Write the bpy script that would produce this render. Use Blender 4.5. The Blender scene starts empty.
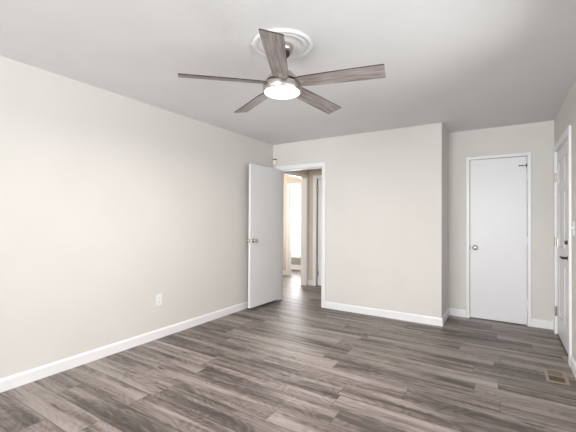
import bpy, bmesh, math, random
from mathutils import Vector, Matrix
S = bpy.context.scene
C = S.collection
R = math.radians
random.seed(4)

# ------------------------------------------------------------------ camera
cam = bpy.data.cameras.new('camera'); camo = bpy.data.objects.new('camera', cam); C.objects.link(camo)
cam.sensor_width = 36; cam.lens = 342.16 / 576 * 36; cam.clip_start = 0.05
F = Vector((-0.53203391, 0.84666156, 0.01020395)); RT = Vector((0.84672289, 0.53200256, 0.00579873)); UP = Vector((5.18967e-04, -1.17250439e-02, 9.99931125e-01))
camo.matrix_world = Matrix(((RT.x, UP.x, -F.x, 0), (RT.y, UP.y, -F.y, 0), (RT.z, UP.z, -F.z, 1.2626), (0, 0, 0, 1)))
S.camera = camo
# ------------------------------------------------------------------ world, exposure
S.view_settings.view_transform = 'Standard'; S.view_settings.look = 'None'
S.view_settings.exposure = 0.45; S.view_settings.gamma = 1; S.view_settings.use_curve_mapping = False
w = bpy.data.worlds.new('world'); S.world = w; w.use_nodes = True
bg = w.node_tree.nodes['Background']; bg.inputs[0].default_value = (0.96, 0.98, 1, 1); bg.inputs[1].default_value = 1.5

XL, YB, XB, YC, XR, H, YREAR = -3.086, 4.453, -0.623, 5.032, 0.507, 2.44, -4.20

def area(name, loc, rot, sx, sy, power, col, spread=180):
    l = bpy.data.lights.new(name, 'AREA'); l.shape = 'RECTANGLE'; l.size = sx; l.size_y = sy; l.energy = power; l.color = col; l.spread = R(spread)
    o = bpy.data.objects.new(name, l); C.objects.link(o); o.location = loc; o.rotation_euler = rot; return o
# daylight lamps at windows added out of view behind and beside the camera, and beyond the hall
area('added_daylight_rear', (-0.95, YREAR - 0.16, 1.45), (R(90), 0, 0), 2.1, 1.4, 205, (0.97, 0.985, 1.0))
area('added_daylight_side', (XR + 0.16, 1.50, 1.45), (R(90), 0, R(90)), 2.1, 1.3, 3, (0.97, 0.985, 1.0))
# upward fill lamps added outside the same windows to brighten the ceiling
area('added_upfill_rear', (-0.95, YREAR - 2.2, 0.30), (R(112), 0, 0), 3.4, 1.6, 250, (0.96, 0.98, 1.0))
area('added_upfill_side', (XR + 2.2, 1.50, 0.30), (R(112), 0, R(90)), 3.2, 1.6, 75, (0.96, 0.98, 1.0))
area('daylight_bath', (-4.3, 7.62, 1.2), (R(-90), 0, 0), 1.5, 1.9, 75, (1, 1, 1))
area('added_far_room_fill', (-5.85, 5.5, 1.4), (R(90), 0, R(-90)), 1.3, 1.3, 60, (1.0, 0.92, 0.83))  # warm fill added at an unseen window for hall and far room

# ------------------------------------------------------------------ materials
def mat(name, col, rough=0.5, metal=0.0, bump=0.0, bscale=200, emit=None, es=0, var=0.0):
    m = bpy.data.materials.new(name); m.use_nodes = True; nt = m.node_tree; b = nt.nodes['Principled BSDF']
    b.inputs['Base Color'].default_value = (*col, 1); b.inputs['Roughness'].default_value = rough; b.inputs['Metallic'].default_value = metal
    tc = nt.nodes.new('ShaderNodeTexCoord')
    n = nt.nodes.new('ShaderNodeTexNoise'); n.inputs['Scale'].default_value = bscale; n.inputs['Detail'].default_value = 3
    nt.links.new(tc.outputs['Object'], n.inputs['Vector'])
    if bump:
        bp = nt.nodes.new('ShaderNodeBump'); bp.inputs['Strength'].default_value = bump; bp.inputs['Distance'].default_value = 0.002
        nt.links.new(n.outputs['Fac'], bp.inputs['Height']); nt.links.new(bp.outputs['Normal'], b.inputs['Normal'])
    if var:
        n2 = nt.nodes.new('ShaderNodeTexNoise'); n2.inputs['Scale'].default_value = 2.5
        nt.links.new(tc.outputs['Object'], n2.inputs['Vector'])
        rp = nt.nodes.new('ShaderNodeValToRGB'); cr = rp.color_ramp
        cr.elements[0].position = .3; cr.elements[1].position = .7
        cr.elements[0].color = (*[c * (1 - var) for c in col], 1); cr.elements[1].color = (*[min(1, c * (1 + var)) for c in col], 1)
        nt.links.new(n2.outputs['Fac'], rp.inputs['Fac']); nt.links.new(rp.outputs['Color'], b.inputs['Base Color'])
    if emit:
        b.inputs['Emission Color'].default_value = (*emit, 1); b.inputs['Emission Strength'].default_value = es
    return m

WALL = mat('wall_paint', (0.722, 0.701, 0.668), 0.75, bump=0.25, bscale=160, var=0.012)
HALLP = mat('hall_wall_paint', (0.69, 0.63, 0.55), 0.75, bump=0.25, bscale=160, var=0.012)
CEIL = mat('ceiling_paint', (0.765, 0.765, 0.765), 0.85, bump=0.5, bscale=60, var=0.015)
TRIM = mat('trim_paint', (0.865, 0.868, 0.88), 0.35, bump=0.05, bscale=80)
DOORP = mat('door_paint', (0.81, 0.812, 0.83), 0.38, bump=0.08, bscale=60)
PLAST = mat('white_plastic', (0.86, 0.86, 0.86), 0.3, bump=0.03)
PLAST2 = mat('cream_plastic', (0.88, 0.80, 0.72), 0.4, bump=0.03)
BROWNP = mat('brown_plastic', (0.16, 0.11, 0.07), 0.4, bump=0.03)
DARK = mat('dark_slot', (0.02, 0.02, 0.02), 0.6, bump=0.03)
NICKEL = mat('brushed_nickel', (0.56, 0.52, 0.485), 0.28, 1.0, bump=0.06, bscale=300)
CHROME = mat('satin_chrome', (0.62, 0.58, 0.53), 0.2, 1.0, bump=0.03)
BRONZE = mat('dark_bronze', (0.05, 0.04, 0.035), 0.35, 0.8, bump=0.05)
TAN = mat('tan_metal', (0.31, 0.25, 0.19), 0.45, 0.1, bump=0.05)
TAND = mat('dark_louvre_and_well_shade', (0.11, 0.082, 0.052), 0.5, 0.1, bump=0.05)  # dark tan for near louvres; also stands for shade in the well
EDGE = mat('blade_edge_banding', (0.035, 0.025, 0.022), 0.5, bump=0.05)
LENS = mat('frosted_lens', (0.95, 0.95, 0.93), 0.4, emit=(1, 0.95, 0.86), es=4, bump=0.02)
MEDAL = mat('plaster_white', (0.74, 0.74, 0.74), 0.6, bump=0.08, bscale=90)
GREYT = mat('grey_panel', (0.32, 0.31, 0.30), 0.5, bump=0.05)
CLOTH = mat('white_cloth', (0.86, 0.86, 0.86), 0.9, bump=0.3, bscale=300)

def glass_mat():
    m = bpy.data.materials.new('window_glass'); m.use_nodes = True; nt = m.node_tree; nt.nodes.clear()
    o = nt.nodes.new('ShaderNodeOutputMaterial'); mx = nt.nodes.new('ShaderNodeMixShader'); t = nt.nodes.new('ShaderNodeBsdfTransparent')
    g = nt.nodes.new('ShaderNodeBsdfGlossy'); g.inputs['Roughness'].default_value = 0.02; fr = nt.nodes.new('ShaderNodeFresnel'); fr.inputs[0].default_value = 1.3
    nt.links.new(fr.outputs[0], mx.inputs[0]); nt.links.new(t.outputs[0], mx.inputs[1]); nt.links.new(g.outputs[0], mx.inputs[2]); nt.links.new(mx.outputs[0], o.inputs[0])
    return m
GLASS = glass_mat()

def wood_floor():
    m = bpy.data.materials.new('grey_plank_floor'); m.use_nodes = True; nt = m.node_tree; N = nt.nodes; Lk = nt.links.new; b = N['Principled BSDF']
    def M(op, a, bb=None, cc=None):
        n = N.new('ShaderNodeMath'); n.operation = op
        for i, v in enumerate((a, bb, cc)):
            if v is None: continue
            if isinstance(v, (int, float)): n.inputs[i].default_value = v
            else: Lk(v, n.inputs[i])
        return n.outputs[0]
    def comb(x, y, z=0):
        n = N.new('ShaderNodeCombineXYZ')
        for i, v in enumerate((x, y, z)):
            if isinstance(v, (int, float)): n.inputs[i].default_value = v
            else: Lk(v, n.inputs[i])
        return n.outputs[0]
    def noise(v, sc, det=4, rough=.55, dist=0):
        n = N.new('ShaderNodeTexNoise'); Lk(v, n.inputs['Vector']); n.inputs['Scale'].default_value = sc; n.inputs['Detail'].default_value = det
        n.inputs['Roughness'].default_value = rough; n.inputs['Distortion'].default_value = dist; return n.outputs['Fac']
    tc = N.new('ShaderNodeTexCoord'); sp = N.new('ShaderNodeSeparateXYZ'); Lk(tc.outputs['Object'], sp.inputs[0]); x, y = sp.outputs[0], sp.outputs[1]
    PW, PL = 0.182, 1.22
    ys = M('ADD', M('DIVIDE', y, PW), 0.35); row = M('FLOOR', ys); fy = M('SUBTRACT', ys, row)
    wr = N.new('ShaderNodeTexWhiteNoise'); wr.noise_dimensions = '1D'; Lk(row, wr.inputs['W'])
    xs = M('ADD', M('DIVIDE', x, PL), M('MULTIPLY', wr.outputs['Value'], 7.3)); col = M('FLOOR', xs); fx = M('SUBTRACT', xs, col)
    wi = N.new('ShaderNodeTexWhiteNoise'); wi.noise_dimensions = '2D'; Lk(comb(row, col), wi.inputs['Vector']); rid = wi.outputs['Value']
    wi2 = N.new('ShaderNodeTexWhiteNoise'); wi2.noise_dimensions = '2D'; Lk(comb(col, M('ADD', row, 31.7)), wi2.inputs['Vector']); rid2 = wi2.outputs['Value']
    gx = M('ADD', x, M('MULTIPLY', rid, 53)); gy = M('ADD', y, M('MULTIPLY', rid2, 17))
    # bands of darker figure running along each plank
    band = noise(comb(M('MULTIPLY', gx, .8), M('MULTIPLY', gy, 10)), 1.0, 3, .5, .5)
    # growth rings: sine of a warped cross-plank coordinate
    warp = noise(comb(M('MULTIPLY', gx, 1.6), M('MULTIPLY', gy, 4.5)), 1.0, 2, .5, .3)
    ring = M('ADD', M('MULTIPLY', M('SINE', M('MULTIPLY', warp, 110)), .5), .5)
    fine = noise(comb(M('MULTIPLY', gx, 5), M('MULTIPLY', gy, 130)), 1.0, 4, .6)
    streak = noise(comb(M('MULTIPLY', gx, 1.5), M('MULTIPLY', gy, 30)), 1.0, 4, .65, .25)
    v = N.new('ShaderNodeTexVoronoi'); v.feature = 'F1'; Lk(comb(M('MULTIPLY', gx, 1.0), M('MULTIPLY', gy, 6.0)), v.inputs['Vector']); v.inputs['Scale'].default_value = 1.9
    knot = N.new('ShaderNodeMapRange'); Lk(v.outputs['Distance'], knot.inputs[0]); knot.inputs[1].default_value = .02; knot.inputs[2].default_value = .15; knot.inputs[3].default_value = 1; knot.inputs[4].default_value = 0
    t = M('ADD', M('MULTIPLY', M('SUBTRACT', rid, .5), .36), .53)
    t = M('ADD', t, M('MULTIPLY', M('SUBTRACT', band, .5), 1.75))
    t = M('ADD', t, M('MULTIPLY', M('SUBTRACT', ring, .5), .14))
    t = M('ADD', t, M('MULTIPLY', M('SUBTRACT', fine, .5), .50))
    t = M('ADD', t, M('MULTIPLY', M('SUBTRACT', streak, .5), .85))
    t = M('SUBTRACT', t, M('MULTIPLY', knot.outputs[0], .55))
    rp = N.new('ShaderNodeValToRGB'); cr = rp.color_ramp; Lk(t, rp.inputs['Fac'])
    cr.elements[0].position = 0.0; cr.elements[0].color = (0.042, 0.033, 0.030, 1)
    cr.elements[1].position = 1.0; cr.elements[1].color = (0.36, 0.310, 0.283, 1)
    for p_, c_ in ((.28, (0.092, 0.073, 0.064, 1)), (.52, (0.188, 0.154, 0.137, 1)), (.75, (0.278, 0.237, 0.216, 1))):
        e = cr.elements.new(p_); e.color = c_
    # seams
    ey = M('MULTIPLY', M('MINIMUM', fy, M('SUBTRACT', 1.0, fy)), PW); ex = M('MULTIPLY', M('MINIMUM', fx, M('SUBTRACT', 1.0, fx)), PL)
    e = M('MINIMUM', ex, ey)
    sm = N.new('ShaderNodeMapRange'); Lk(e, sm.inputs[0]); sm.inputs[1].default_value = .0008; sm.inputs[2].default_value = .0026; sm.inputs[3].default_value = .35; sm.inputs[4].default_value = 1
    mx = N.new('ShaderNodeMix'); mx.data_type = 'RGBA'; mx.blend_type = 'MULTIPLY'; mx.inputs['Factor'].default_value = 1
    Lk(rp.outputs['Color'], mx.inputs['A']); cc = N.new('ShaderNodeCombineColor'); [Lk(sm.outputs[0], cc.inputs[i]) for i in range(3)]; Lk(cc.outputs[0], mx.inputs['B'])
    Lk(mx.outputs['Result'], b.inputs['Base Color'])
    b.inputs['Roughness'].default_value = .36; b.inputs['Specular IOR Level'].default_value = .5
    Lk(M('ADD', M('MULTIPLY', streak, .16), .38), b.inputs['Roughness'])
    bp = N.new('ShaderNodeBump'); bp.inputs['Strength'].default_value = .25; bp.inputs['Distance'].default_value = .0015
    Lk(M('ADD', M('MULTIPLY', fine, .5), sm.outputs[0]), bp.inputs['Height']); Lk(bp.outputs['Normal'], b.inputs['Normal'])
    return m
FLOOR = wood_floor()

def blade_wood():
    m = bpy.data.materials.new('weathered_blade_wood'); m.use_nodes = True; nt = m.node_tree; N = nt.nodes; Lk = nt.links.new; b = N['Principled BSDF']
    tc = N.new('ShaderNodeTexCoord'); mp = N.new('ShaderNodeMapping'); mp.inputs['Scale'].default_value = (3, 45, 10); Lk(tc.outputs['Object'], mp.inputs[0])
    n = N.new('ShaderNodeTexNoise'); n.inputs['Scale'].default_value = 1.6; n.inputs['Detail'].default_value = 6; n.inputs['Distortion'].default_value = .5; Lk(mp.outputs[0], n.inputs[0])
    rp = N.new('ShaderNodeValToRGB'); cr = rp.color_ramp; Lk(n.outputs['Fac'], rp.inputs[0])
    cr.elements[0].position = .3; cr.elements[0].color = (0.17, 0.14, 0.13, 1); cr.elements[1].position = .72; cr.elements[1].color = (0.45, 0.40, 0.38, 1)
    Lk(rp.outputs['Color'], b.inputs['Base Color']); b.inputs['Roughness'].default_value = .5
    bp = N.new('ShaderNodeBump'); bp.inputs['Strength'].default_value = .15; bp.inputs['Distance'].default_value = .001
    Lk(n.outputs['Fac'], bp.inputs['Height']); Lk(bp.outputs['Normal'], b.inputs['Normal'])
    return m
BLADE = blade_wood()

# ------------------------------------------------------------------ mesh helpers
def bx(bm, x0, x1, y0, y1, z0, z1, mi=0):
    vs = [bm.verts.new((x, y, z)) for x in (x0, x1) for y in (y0, y1) for z in (z0, z1)]
    for f in ((0, 1, 3, 2), (4, 6, 7, 5), (0, 4, 5, 1), (2, 3, 7, 6), (0, 2, 6, 4), (1, 5, 7, 3)):
        bm.faces.new([vs[i] for i in f]).material_index = mi
def lathe(bm, prof, seg=48, origin=(0, 0, 0), axis='z'):
    o = Vector(origin); rings = []
    for r, h in prof:
        ring = []
        for k in range(seg if r > 1e-6 else 1):
            a = 2 * math.pi * k / seg; p = Vector((r * math.cos(a), r * math.sin(a), h))
            if axis == 'x': p = Vector((p.z, p.x, p.y))
            if axis == 'y': p = Vector((p.y, p.z, p.x))
            ring.append(bm.verts.new(o + p))
        rings.append(ring)
    for a, b in zip(rings, rings[1:]):
        for k in range(seg):
            k2 = (k + 1) % seg
            q = [a[k % len(a)], a[k2 % len(a)], b[k2 % len(b)], b[k % len(b)]]
            u = []
            for v in q:
                if v not in u: u.append(v)
            if len(u) > 2:
                try: bm.faces.new(u)
                except ValueError: pass
def sweep(bm, prof, p0, p1, inward):
    """extrude a (depth, height) profile from p0 to p1 along a wall; inward = unit vector into the room"""
    a, b, n = Vector(p0), Vector(p1), Vector(inward)
    r0 = [bm.verts.new(a + n * d + Vector((0, 0, h))) for d, h in prof]; r1 = [bm.verts.new(b + n * d + Vector((0, 0, h))) for d, h in prof]
    k = len(prof)
    for i in range(k): bm.faces.new([r0[i], r0[(i + 1) % k], r1[(i + 1) % k], r1[i]])
    bm.faces.new(r0); bm.faces.new(r1[::-1])
def obj(name, bm, m, parent=None, bevel=0, smooth=False, segs=2):
    bmesh.ops.recalc_face_normals(bm, faces=bm.faces)
    me = bpy.data.meshes.new(name); bm.to_mesh(me); bm.free()
    for mm in (m if isinstance(m, (list, tuple)) else [m]): me.materials.append(mm)
    o = bpy.data.objects.new(name, me); C.objects.link(o)
    if parent: o.parent = parent
    if bevel:
        md = o.modifiers.new('bevel', 'BEVEL'); md.width = bevel; md.segments = segs; md.limit_method = 'ANGLE'
    if smooth:
        for p in me.polygons: p.use_smooth = True
        me.set_sharp_from_angle(angle=R(40))
    return o
def tag(o, label, cat, group=None, kind=None):
    o['label'] = label; o['category'] = cat
    if group: o['group'] = group
    if kind: o['kind'] = kind
    return o
def thing(name, label, cat, loc=(0, 0, 0), rz=0, group=None, kind=None):
    o = bpy.data.objects.new(name, None); o.empty_display_size = .1; C.objects.link(o); o.location = loc; o.rotation_euler = (0, 0, rz)
    return tag(o, label, cat, group, kind)
def struct(name, bm, m, label, cat, bevel=0, parent=None):
    return tag(obj(name, bm, m, parent, bevel), label, cat, kind='structure')
B = bmesh.new

# ------------------------------------------------------------------ shell
bm = B(); bx(bm, -5.7, 1.0, YREAR - .15, 7.8, -.1, 0); struct('floor', bm, FLOOR, 'grey brown wood-look plank floor running through room and hall', 'floor')
bm = B(); bx(bm, -5.7, 1.0, YREAR - .15, 7.8, H, H + .1); struct('ceiling', bm, CEIL, 'flat off-white painted ceiling', 'ceiling')
def wall_x(bm, x0, x1, y0, y1, holes):      # wall whose faces look along x, holes = (ya, yb, za, zb)
    y = y0
    for a, b, za, zb in sorted(holes):
        bx(bm, x0, x1, y, a, 0, H)
        if za > 0: bx(bm, x0, x1, a, b, 0, za)
        bx(bm, x0, x1, a, b, zb, H); y = b
    bx(bm, x0, x1, y, y1, 0, H)
def wall_y(bm, y0, y1, x0, x1, holes):
    x = x0
    for a, b, za, zb in sorted(holes):
        bx(bm, x, a, y0, y1, 0, H)
        if za > 0: bx(bm, a, b, y0, y1, 0, za)
        bx(bm, a, b, y0, y1, zb, H); x = b
    bx(bm, x, x1, y0, y1, 0, H)
D1 = (-2.965, -2.218, 2.030)     # open interior door: clear opening
D2 = (-0.366, 0.248, 2.050)      # closet door
D3 = (3.918, 4.835, 2.035)       # front door (along y)
D4 = (-3.014, -2.300, 2.040)     # hall door
J = .018
bm = B(); wall_x(bm, XL - .1, XL, YREAR, YB + .12, []); struct('wall_left', bm, WALL, 'long plain warm off-white wall on the left', 'wall')
bm = B(); wall_y(bm, YB, YB + .12, XL, XB, [(D1[0] - J, D1[1] + J, 0, D1[2] + J)]); struct('wall_back', bm, WALL, 'off-white back wall with the open doorway', 'wall')
bm = B(); wall_x(bm, XB - .12, XB, YB + .12, YC + .12, []); bx(bm, XB, XR, YC + .6, YC + .7, 0, H); bx(bm, XB - .1, XB, YC + .12, YC + .7, 0, H); bx(bm, XR, XR + .1, YC + .12, YC + .7, 0, H); struct('wall_nook', bm, WALL, 'short side wall turning the corner into the entry nook', 'wall')
bm = B(); wall_y(bm, YC, YC + .12, XB, XR, [(D2[0] - J, D2[1] + J, 0, D2[2] + J)]); struct('wall_closet', bm, WALL, 'off-white nook wall around the closed closet door', 'wall')
W2 = (.40, 2.60, .8, 2.1); W1 = (-2.1, .2, .75, 2.15)
bm = B(); wall_x(bm, XR, XR + .12, YREAR, YC + .12, [(D3[0] - J, D3[1] + J, 0, D3[2] + J), W2]); struct('wall_right', bm, WALL, 'off-white right wall with the panelled entry door', 'wall')
bm = B(); wall_y(bm, YREAR - .12, YREAR, XL - .1, XR + .12, [W1]); struct('wall_rear', bm, WALL, 'off-white rear wall with an added wide window', 'wall')
# rooms beyond the doorway
HX, HY = -3.20, 5.82
O3 = (4.72, 5.74, 2.055)         # cased opening on the left of the hall, along y
bm = B(); wall_x(bm, HX - .1, HX, YB + .12, HY, [(O3[0] - J, O3[1] + J, 0, O3[2] + J)]); struct('wall_hall_left', bm, HALLP, 'beige hall wall with the cased opening', 'wall')
bm = B(); wall_y(bm, HY, HY + .1, HX - .1, -1.0, [(D4[0] - J, D4[1] + J, 0, D4[2] + J)]); struct('wall_hall_end', bm, HALLP, 'beige wall at the end of the hall', 'wall')
bm = B(); wall_x(bm, -1.1, -1.0, YB + .12, HY, []); struct('wall_hall_right', bm, HALLP, 'beige wall at the right end of the hall', 'wall')
BY = 6.57; O5 = (-4.092, -3.42, 2.01)
bm = B(); wall_y(bm, BY, BY + .1, -5.6, HX - .1, [(O5[0] - J, O5[1] + J, 0, O5[2] + J)]); struct('wall_far', bm, HALLP, 'beige far wall with the bright doorway', 'wall')
bm = B(); wall_x(bm, HX - .1, HX, HY + .1, 7.6, []); struct('wall_far_right', bm, HALLP, 'side wall of the far rooms', 'wall')
WF = (-4.85, -3.75, .33, 2.06)
bm = B(); wall_y(bm, 7.42, 7.52, -5.6, HX - .1, [WF]); struct('wall_bright', bm, TRIM, 'white wall of the brightly lit far room', 'wall')
W4 = (4.9, 6.1, .9, 2.1)
bm = B(); wall_x(bm, -5.7, -5.6, YB + .12, 7.52, [W4]); struct('wall_far_left', bm, HALLP, 'left wall of the far rooms', 'wall')
bm = B(); wall_y(bm, YB, YB + .12, -5.6, XL - .1, []); struct('wall_far_near', bm, HALLP, 'near wall of the far room', 'wall')
bm = B(); bx(bm, HX, -1.0, 6.6, 6.7, 0, H); bx(bm, -1.1, -1.0, HY + .1, 6.6, 0, H); struct('wall_cupboard', bm, HALLP, 'inner walls of the cupboard behind the hall door', 'wall')

# baseboards: square foot with a small eased top
BP = [(0, 0), (.014, 0), (.014, .078), (.010, .088), (.006, .095), (0, .095)]
def base(name, segs, label, prof=BP):
    bm = B()
    for a, b, n in segs: sweep(bm, prof, (*a, 0), (*b, 0), (*n, 0))
    return struct(name, bm, TRIM, label, 'baseboard')
e = .014
base('baseboard_left', [((XL, YREAR), (XL, YB), (1, 0))], 'white baseboard along the long left wall')
base('baseboard_back', [((D1[1] + .065, YB), (XB + e, YB), (0, -1)), ((XL + e, YB), (D1[0] - .065, YB), (0, -1))], 'white baseboard along the back wall right of the doorway')
base('baseboard_nook', [((XB, YB), (XB, YC), (1, 0))], 'short white baseboard on the corner side wall')
base('baseboard_closet', [((XB + e, YC), (D2[0] - .041, YC), (0, -1)), ((D2[1] + .040, YC), (XR, YC), (0, -1))], 'white baseboard either side of the closet door')
base('baseboard_right', [((XR, YREAR), (XR, D3[0] - .072), (-1, 0)), ((XR, D3[1] + .072), (XR, YC - e), (-1, 0))], 'white baseboard on the right wall by the entry door')
base('baseboard_rear', [((XL + e, YREAR), (XR - e, YREAR), (0, 1))], 'white baseboard under the added rear window')
base('baseboard_hall', [((HX, HY), (D4[0] - .07, HY), (0, -1)), ((D4[1] + .07, HY), (-1.1, HY), (0, -1)), ((XB - .5, YB + .12), (D1[1] + .07, YB + .12), (0, 1))], 'white baseboard along the hall walls')
base('baseboard_far', [((-5.6, BY), (O5[0] - .075, BY), (0, -1))], 'white baseboard on the far beige wall')

# ------------------------------------------------------------------ door frames (jambs, stops and casings)
def frame_y(bm, y0, y1, a, b, h, cw, ct=.016, front=True, back=True, stop=None):
    """frame in a wall lying between y0 and y1; clear opening a..b, height h"""
    bx(bm, a - J, a, y0, y1, 0, h); bx(bm, b, b + J, y0, y1, 0, h); bx(bm, a - J, b + J, y0, y1, h, h + J)
    for on, ya, yb in ((front, y0 - ct, y0), (back, y1, y1 + ct)):
        if on:
            bx(bm, a - cw, a - .004, ya, yb, 0, h + .004); bx(bm, b + .004, b + cw, ya, yb, 0, h + .004); bx(bm, a - cw, b + cw, ya, yb, h + .004, h + cw)
            i = .010   # raised back band
            yo = (ya - .004, ya) if ya < y0 else (yb, yb + .004)
            bx(bm, a - cw, a - cw + i, *yo, 0, h + cw); bx(bm, b + cw - i, b + cw, *yo, 0, h + cw); bx(bm, a - cw + i, b + cw - i, *yo, h + cw - i, h + cw)
    if stop:
        bx(bm, a, a + .011, *stop, 0, h); bx(bm, b - .011, b, *stop, 0, h); bx(bm, a, b, *stop, h - .011, h)
def frame_x(bm, x0, x1, a, b, h, cw, ct=.018, neg=True, pos=True, stop=None):
    bx(bm, x0, x1, a - J, a, 0, h); bx(bm, x0, x1, b, b + J, 0, h); bx(bm, x0, x1, a - J, b + J, h, h + J)
    for on, xa, xb in ((neg, x0 - ct, x0), (pos, x1, x1 + ct)):
        if on:
            bx(bm, xa, xb, a - cw, a - .004, 0, h + .004); bx(bm, xa, xb, b + .004, b + cw, 0, h + .004); bx(bm, xa, xb, a - cw, b + cw, h + .004, h + cw)
    if stop:
        bx(bm, *stop, a, a + .011, 0, h); bx(bm, *stop, b - .011, b, 0, h); bx(bm, *stop, a, b, h - .011, h)
bm = B(); frame_y(bm, YB, YB + .12, *D1, .062, stop=(YB + .045, YB + .075)); struct('trim_1', bm, TRIM, 'white casing and jambs of the open doorway in the back wall', 'door frame', bevel=.002)
bm = B(); frame_y(bm, YC, YC + .12, *D2, .039, back=False, stop=(YC + .05, YC + .07)); struct('trim_2', bm, TRIM, 'narrow white casing around the closet door', 'door frame', bevel=.002)
bm = B(); frame_x(bm, XR, XR + .12, *D3, .070, pos=False, stop=(XR + .056, XR + .08)); struct('trim_3', bm, TRIM, 'white casing around the panelled entry door', 'door frame', bevel=.002)
bm = B(); bx(bm, XR + .001, XR + .12, D3[0], D3[1], 0, .012); struct('trim_4', bm, BRONZE, 'dark threshold strip under the panelled entry door', 'threshold', bevel=.002)
bm = B(); frame_x(bm, HX - .1, HX, *O3, .062, ct=.016); struct('trim_5', bm, TRIM, 'white cased opening on the left of the hall', 'door frame', bevel=.002)
bm = B(); frame_y(bm, HY, HY + .1, *D4, .066, back=False); struct('trim_6', bm, TRIM, 'white casing of the hall door seen past the right jamb', 'door frame', bevel=.002)
bm = B(); frame_y(bm, BY, BY + .1, *O5, .075, back=False); struct('trim_7', bm, TRIM, 'white casing of the bright doorway in the far wall', 'door frame', bevel=.002)

# ------------------------------------------------------------------ doors
def knob_bm(axis, sgn, o):
    bm = B(); prof = [(0, 0), (.032, 0), (.032, .004), (.027, .009), (.013, .011), (.011, .030), (.017, .036), (.026, .044), (.029, .054), (.026, .064), (.016, .069), (0, .070)]
    lathe(bm, [(r, sgn * h) for r, h in prof], 32, o, axis); return bm
def hinge_bm(x, y, z, r=.007, hgt=.09, leafdir=None):
    bm = B(); lathe(bm, [(0, z - hgt / 2 - .006), (.004, z - hgt / 2 - .004), (r, z - hgt / 2), (r, z + hgt / 2), (.004, z + hgt / 2 + .004), (0, z + hgt / 2 + .006)], 12, (x, y, 0))
    if leafdir: bx(bm, *leafdir, z - hgt / 2, z + hgt / 2)
    return bm
# door_1: flush slab swung open against the left wall, origin at the hinge edge
LW = .738
d1 = thing('door_1', 'white flush interior door standing open against the left wall', 'door', (D1[0] + .003, YB + .010, 0), 0, kind='structure')
d1.rotation_euler = (0, 0, R(-91.9))     # local +x runs from hinge to free edge; local +y is the room-facing side
bm = B(); bx(bm, 0, LW, 0, .035, .034, D1[2] + .004); obj('door_slab', bm, DOORP, d1, .0015)
k = obj('door_knob', knob_bm('y', 1, (LW - .06, .035, .965)), CHROME, d1, smooth=True); k['label'] = 'satin metal knob on the room side'
k = obj('door_knob', knob_bm('y', -1, (LW - .06, 0, .965)), CHROME, d1, smooth=True); k['label'] = 'satin metal knob on the wall side'
bm = B(); bx(bm, LW, LW + .0015, .006, .029, .937, .993); bx(bm, LW, LW + .010, .012, .023, .957, .973); obj('latch_plate', bm, CHROME, d1)
for z in (.25, 1.02, 1.80): obj('hinge', hinge_bm(-.006, -.004, z), NICKEL, d1, smooth=True)
# door_2: closet slab
d2 = thing('door_2', 'closed white flush closet door at the end of the entry nook', 'door', (0, YC, 0), kind='structure')
bm = B(); bx(bm, D2[0] + .004, D2[1] - .004, .006, .041, .010, D2[2] - .004); obj('door_slab', bm, DOORP, d2, .0015)
obj('door_knob', knob_bm('y', -1, (D2[0] + .062, .006, .915)), CHROME, d2, smooth=True)
bm = B(); bx(bm, D2[0] - .001, D2[0] + .005, -.003, .006, .885, .945); obj('latch_plate', bm, BROWNP, d2)
for z in (.27, 1.03, 1.80): obj('hinge', hinge_bm(D2[1] - .001, -.008, z, .0065, .088, (D2[1] - .014, D2[1] + .012, -.001, .006)), TRIM, d2, smooth=True)
bm = B(); bx(bm, .165, .243, -.012, -.004, 1.930, 1.938); bx(bm, .236, .246, -.016, .004, 1.915, 1.953); bx(bm, .163, .171, -.020, .007, 1.926, 1.942); lathe(bm, [(0, 0), (.008, 0), (.008, -.012), (0, -.012)], 12, (.196, -.004, 1.934), 'y')
o = obj('door_stop', bm, BRONZE, d2, .001); o['label'] = 'small dark metal catch at the top hinge side'
# door_3: six-panel front door (face looks along -x)
d3 = thing('door_3', 'white six-panel entry door on the right wall with dark hardware', 'door', (XR, 0, 0), kind='structure')
ya, yb, zt, zb = D3[0] + .004, D3[1] - .004, D3[2] - .004, .016
bm = B(); bx(bm, .016, .048, ya, yb, zb, zt)
st, mid = .115, .10; pw = (yb - ya - 2 * st - mid) / 2
cols = [(ya + st, ya + st + pw), (yb - st - pw, yb - st)]; rows = [(.24, .80), (.99, 1.56), (1.67, 1.90)]
bx(bm, .006, .016, ya, ya + st, zb, zt); bx(bm, .006, .016, yb - st, yb, zb, zt); bx(bm, .006, .016, cols[0][1], cols[1][0], zb, zt)
zz = [zb] + [v for r_ in rows for v in r_] + [zt]
for i in range(0, len(zz), 2):
    for c0, c1 in cols: bx(bm, .006, .016, c0, c1, zz[i], zz[i + 1])
obj('door_slab', bm, DOORP, d3, .002)
for r0, r1 in rows:
    for c0, c1 in cols:
        bm = B(); g = .010; h_ = .034      # raised field with sloped shoulders
        vo = [bm.verts.new((.016, y_, z_)) for y_, z_ in ((c0 + g, r0 + g), (c1 - g, r0 + g), (c1 - g, r1 - g), (c0 + g, r1 - g))]
        vi = [bm.verts.new((.007, y_, z_)) for y_, z_ in ((c0 + g + h_, r0 + g + h_), (c1 - g - h_, r0 + g + h_), (c1 - g - h_, r1 - g - h_), (c0 + g + h_, r1 - g - h_))]
        for i in range(4): bm.faces.new([vo[i], vo[(i + 1) % 4], vi[(i + 1) % 4], vi[i]])
        bm.faces.new(vi); bm.faces.new(vo[::-1]); obj('door_panel', bm, DOORP, d3)
for z in (.26, 1.026, 1.75): obj('hinge', hinge_bm(-.010, D3[1] + .002, z, .008, .10, (-.002, .006, D3[1] - .026, D3[1] + .02)), NICKEL, d3, smooth=True)
ky = ya + .068
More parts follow.
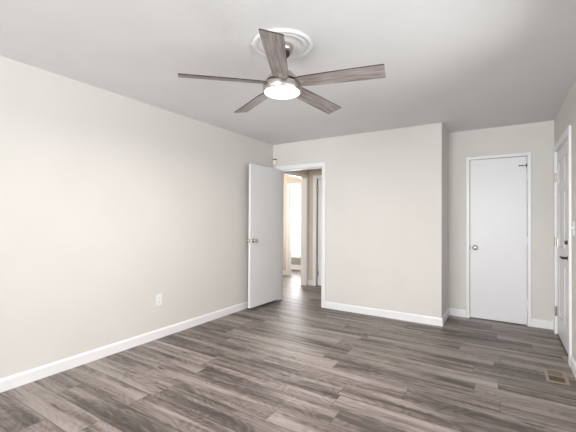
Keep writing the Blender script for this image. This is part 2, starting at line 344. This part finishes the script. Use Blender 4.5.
bm = B(); lathe(bm, [(0, .006), (.029, .006), (.029, -.002), (.024, -.010), (.010, -.012), (0, -.012)], 28, (0, ky, 1.067), 'x'); db = obj('deadbolt', bm, BRONZE, d3, smooth=True)
bm = B(); bx(bm, -.032, -.011, ky - .005, ky + .005, 1.050, 1.084); obj('thumb_turn', bm, BRONZE, db, .002)
bm = B(); lathe(bm, [(0, .006), (.031, .006), (.031, -.003), (.022, -.010), (.012, -.013), (.011, -.048), (0, -.050)], 28, (0, ky, .925), 'x'); lv = obj('lever_rose', bm, BRONZE, d3, smooth=True)
bm = B(); bx(bm, -.058, -.040, ky - .012, ky + .105, .916, .934); obj('lever_handle', bm, BRONZE, lv, .006, segs=3)
# door_4: hall door slightly ajar, hinge on its right
d4 = thing('door_4', 'white hall door standing slightly ajar behind the right jamb', 'door', (D4[1] - .004, HY + .012, 0), R(0), kind='structure')
bm = B(); bx(bm, -(D4[1] - D4[0]) + .030, 0, 0, .035, .012, D4[2] - .004); obj('door_slab', bm, DOORP, d4, .0015)
obj('door_knob', knob_bm('y', -1, (-.065, 0, .96)), CHROME, d4, smooth=True)

for z in (.25, 1.83): obj('hinge', hinge_bm(-(D4[1] - D4[0]) + .018, -.016, z, .006, .09, (-(D4[1] - D4[0]) + .010, -(D4[1] - D4[0]) + .05, -.010, 0)), NICKEL, d4, smooth=True)
bm = B(); bx(bm, D1[1] - .0015, D1[1], YB + .008, YB + .036, .935, .995); o = obj('strike_plate', bm, CHROME, bpy.data.objects['trim_1']); o['label'] = 'small metal strike plate'

# ------------------------------------------------------------------ windows
def window(name, label, ax, lo, hi, z0, z1, p0, p1, inner, mull=1, rail=None):
    """ax='y': wall normal along y, spans lo..hi in x ; p0..p1 wall thickness; inner = room-side coordinate"""
    t = thing(name, label, 'window', kind='structure')
    def b_(bm, a0, a1, q0, q1, c0, c1):
        if ax == 'y': bx(bm, a0, a1, min(q0, q1), max(q0, q1), c0, c1)
        else: bx(bm, min(q0, q1), max(q0, q1), a0, a1, c0, c1)
    fw = .05; m = (p0 + p1) / 2; bm = B()
    b_(bm, lo, lo + fw, m - .03, m + .03, z0, z1); b_(bm, hi - fw, hi, m - .03, m + .03, z0, z1)
    b_(bm, lo + fw, hi - fw, m - .03, m + .03, z0, z0 + fw); b_(bm, lo + fw, hi - fw, m - .03, m + .03, z1 - fw, z1)
    for i in range(1, mull + 1):
        c = lo + (hi - lo) * i / (mull + 1); b_(bm, c - .02, c + .02, m - .02, m + .02, z0 + fw, z1 - fw)
    obj('window_frame', bm, TRIM, t, .003)
    bm = B(); b_(bm, lo + fw * .8, hi - fw * .8, m - .003, m + .003, z0 + fw * .8, z1 - fw * .8); obj('window_pane', bm, GLASS, t)
    s = 1 if inner > m else -1
    bm = B(); b_(bm, lo - .05, hi + .05, inner, inner + s * .05, z0 - .025, z0); b_(bm, lo - .06, hi + .06, inner, inner + s * .015, z0 - .09, z0 - .025)
    obj('window_sill', bm, TRIM, t, .003)
    return t
window('added_window_1', 'added wide white framed window, unseen in the rear wall', 'y', W1[0], W1[1], W1[2], W1[3], YREAR - .12, YREAR, YREAR, 2)  # added out of view so the room can be lit from behind
window('added_window_2', 'added white framed side window, unseen in the right wall', 'x', W2[0], W2[1], W2[2], W2[3], XR, XR + .12, XR, 2)  # second unseen window, put in to even out the room light
window('window_3', 'tall blown-out bright window seen through the far doorway', 'y', WF[0], WF[1], WF[2], WF[3], 7.42, 7.52, 7.42, 0)
window('added_window_4', 'added unseen window in the far room lighting the hall', 'x', W4[0], W4[1], W4[2], W4[3], -5.7, -5.6, -5.6, 1)  # put in out of view as a source for the far-room fill
bm = B(); bx(bm, -5.0, -3.4, 7.395, 7.42, .13, .30); struct('trim_8', bm, GREYT, 'grey band low on the wall below the bright far window', 'trim')

# flush lamp added to light the hall, unseen (above the doorway's view)
t = thing('added_hall_light', 'round flush ceiling light added unseen in the hall', 'ceiling light', (-2.5, 5.2, H))
bm = B(); lathe(bm, [(0, 0), (.15, 0), (.15, -.03), (.14, -.035), (0, -.035)], 40); obj('base', bm, NICKEL, t, smooth=True)
bm = B(); lathe(bm, [(.135, -.035), (.13, -.06), (.09, -.085), (0, -.095)], 40); obj('lamp_shade', bm, mat('added_hall_lamp_glass', (.9, .88, .84), .4, emit=(1, .86, .68), es=3), t, smooth=True)

# ------------------------------------------------------------------ ceiling fan
FX, FY = -1.259, 1.920
bm = B(); lathe(bm, [(0, 0), (.200, 0), (.203, -.006), (.199, -.014), (.190, -.018), (.180, -.016), (.174, -.009), (.166, -.008), (.160, -.013), (.150, -.015), (.142, -.012), (.136, -.007), (.10, -.006), (.085, -.010), (.07, -.010), (0, -.010)], 72, (FX, FY, H))
tag(obj('ceiling_medallion', bm, MEDAL, None, smooth=True), 'round white ringed plaster medallion on ceiling above the fan', 'ceiling medallion')
fan = thing('ceiling_fan', 'five-blade ceiling fan with nickel body, grey wood blades and lit lens', 'ceiling fan', (FX, FY, 2.117))
zc = H - .010 - 2.117
bm = B(); lathe(bm, [(0, zc), (.074, zc), (.076, zc - .010), (.074, zc - .030), (.066, zc - .044), (.056, zc - .048), (0, zc - .046)], 48); obj('canopy', bm, NICKEL, fan, smooth=True)
bm = B(); lathe(bm, [(0, zc - .046), (.052, zc - .0485), (.050, zc - .060), (.036, zc - .074), (.020, zc - .084), (0, zc - .086)], 32); obj('ball_joint_and_gap', bm, DARK, fan, smooth=True)  # ball joint, widened in black to stand for the dark gap under the canopy
bm = B(); lathe(bm, [(0, .150), (.0125, .150), (.0125, zc - .082), (0, zc - .082)], 20); obj('downrod', bm, NICKEL, fan, smooth=True)
bm = B(); lathe(bm, [(0, .175), (.022, .175), (.026, .150), (.045, .142), (.070, .128), (.092, .106), (.106, .084), (.110, .074), (.100, .070), (0, .070)], 56); obj('motor_housing', bm, NICKEL, fan, smooth=True)
bm = B(); lathe(bm, [(0, .070), (.088, .070), (.088, .056), (0, .056)], 48); obj('rotor_collar', bm, BRONZE, fan, smooth=True)
bm = B(); lathe(bm, [(0, .056), (.118, .056), (.127, .050), (.129, .040), (.129, .006), (.125, .000), (.119, -.001), (.119, .004), (0, .004)], 64); obj('light_ring', bm, NICKEL, fan, smooth=True)
bm = B(); lathe(bm, [(.1185, .003), (.1175, -.003), (.105, -.006), (.07, -.008), (0, -.009)], 64); o = obj('lamp_lens', bm, LENS, fan, smooth=True); o['label'] = 'glowing frosted lens'
def blade(parent, ang):
    # outline in local (x outward, y across); leading edge is the clockwise side (-y), raised by the pitch
    outl = [(.095, -.040), (.135, -.052), (.30, -.057), (.660, -.063), (.671, -.061), (.668, .057), (.660, .062), (.30, .056), (.135, .050), (.095, .040)]
    bm = B(); t_ = .0035
    lo = [bm.verts.new((x, y, -t_)) for x, y in outl]; hi = [bm.verts.new((x, y, t_)) for x, y in outl]
    bm.faces.new(lo[::-1]).material_index = 0; bm.faces.new(hi).material_index = 0
    for i in range(len(outl)):
        bm.faces.new([lo[i], lo[(i + 1) % len(outl)], hi[(i + 1) % len(outl)], hi[i]]).material_index = 1
    o = obj('blade', bm, [BLADE, EDGE], parent)
    o.matrix_local = Matrix.Translation((0, 0, .060)) @ Matrix.Rotation(R(ang), 4, 'Z') @ Matrix.Rotation(R(1.5), 4, 'Y') @ Matrix.Rotation(R(-14), 4, 'X')
    b2 = B(); bx(b2, .080, .150, -.022, .022, .0035, .0075)
    for sx, sy in ((.125, .012), (.125, -.012), (.142, 0)): lathe(b2, [(0, -.0055), (.004, -.0050), (.005, -.0035), (0, -.0035)], 10, (sx, sy, 0))
    br = obj('blade_bracket', b2, NICKEL, o, smooth=False)
    return o
for i in range(5): blade(fan, 10.6 + 72 * i)
pl = bpy.data.lights.new('fan_led', 'AREA'); pl.shape = 'DISK'; pl.size = .2; pl.energy = 28; pl.color = (1, .965, .92)
plo = bpy.data.objects.new('fan_led', pl); C.objects.link(plo); plo.parent = fan; plo.location = (0, 0, -.014)

# ------------------------------------------------------------------ small fittings
t = thing('wall_outlet', 'white duplex power outlet low on the left wall', 'outlet', (XL, 2.350, .405))
bm = B(); bx(bm, 0, .005, -.038, .038, -.060, .060); obj('cover_plate', bm, PLAST, t, .002)
for dz in (-.021, .021):
    bm = B(); bx(bm, .005, .0075, -.017, .017, dz - .015, dz + .015); r_ = obj('receptacle', bm, PLAST, t, .0012)
    bm = B(); bx(bm, .0072, .0078, -.008, -.006, dz - .002, dz + .008); bx(bm, .0072, .0078, .006, .008, dz - .002, dz + .007); bx(bm, .0072, .0078, -.002, .002, dz - .010, dz - .006); obj('slot', bm, DARK, r_)
t = thing('light_switch', 'white light switch on the right wall beside the entry door', 'light switch', (XR, 3.735, 1.20))
bm = B(); bx(bm, -.005, 0, -.036, .036, -.060, .060); obj('cover_plate', bm, PLAST, t, .002)
bm = B(); bx(bm, -.014, -.005, -.005, .005, -.003, .014); obj('toggle', bm, PLAST, t, .001)
t = thing('wall_sensor', 'tiny cream box sensor high in the corner above the open door', 'sensor', (XL + .045, YB, 2.165))
bm = B(); bx(bm, -.028, .028, -.032, 0, -.040, .030); obj('sensor_body', bm, PLAST2, t, .005)
bm = B(); bx(bm, -.030, .030, -.034, 0, .030, .048); obj('sensor_cap', bm, BROWNP, t, .003)
# floor register
vx0, vx1, vy0, vy1 = .290, .438, 3.385, 3.665
t = thing('floor_register', 'tan metal floor vent set in planks near the entry door', 'floor vent', ((vx0 + vx1) / 2, (vy0 + vy1) / 2, 0))
hx, hy = (vx1 - vx0) / 2, (vy1 - vy0) / 2; f_ = .024
bm = B(); bx(bm, -hx, -hx + f_, -hy, hy, 0, .005); bx(bm, hx - f_, hx, -hy, hy, 0, .005); bx(bm, -hx + f_, hx - f_, -hy, -hy + .026, 0, .005); bx(bm, -hx + f_, hx - f_, hy - .026, hy, 0, .005); bx(bm, -hx + f_, hx - f_, -.008, .008, 0, .0048)
obj('register_frame', bm, TAN, t, .0015)
bm = B(); bx(bm, -hx + f_, hx - f_, -hy + .026, -.008, .0002, .0010); bx(bm, -hx + f_, hx - f_, .008, hy - .026, .0002, .0010); obj('register_well_shade', bm, TAND, t)  # flat dark sheets standing in for the shaded recess
bm = B(); n_ = 8
for k in range(n_):
    y_ = .014 + k * (hy - .026 - .018) / (n_ - 1); bx(bm, -hx + f_, hx - f_, y_, y_ + .007, .001, .0042)
obj('louvre', bm, mat('brown_louvre', (.24, .19, .155), .5, .1, bump=.05), t)  # lighter brown slats in the far half
bm = B()
for k in range(6):
    y_ = -hy + .034 + k * (hy - .026 - .024) / 5; bx(bm, -hx + f_, hx - f_, y_, y_ + .003, .001, .0035)
obj('louvre', bm, TAND, t)
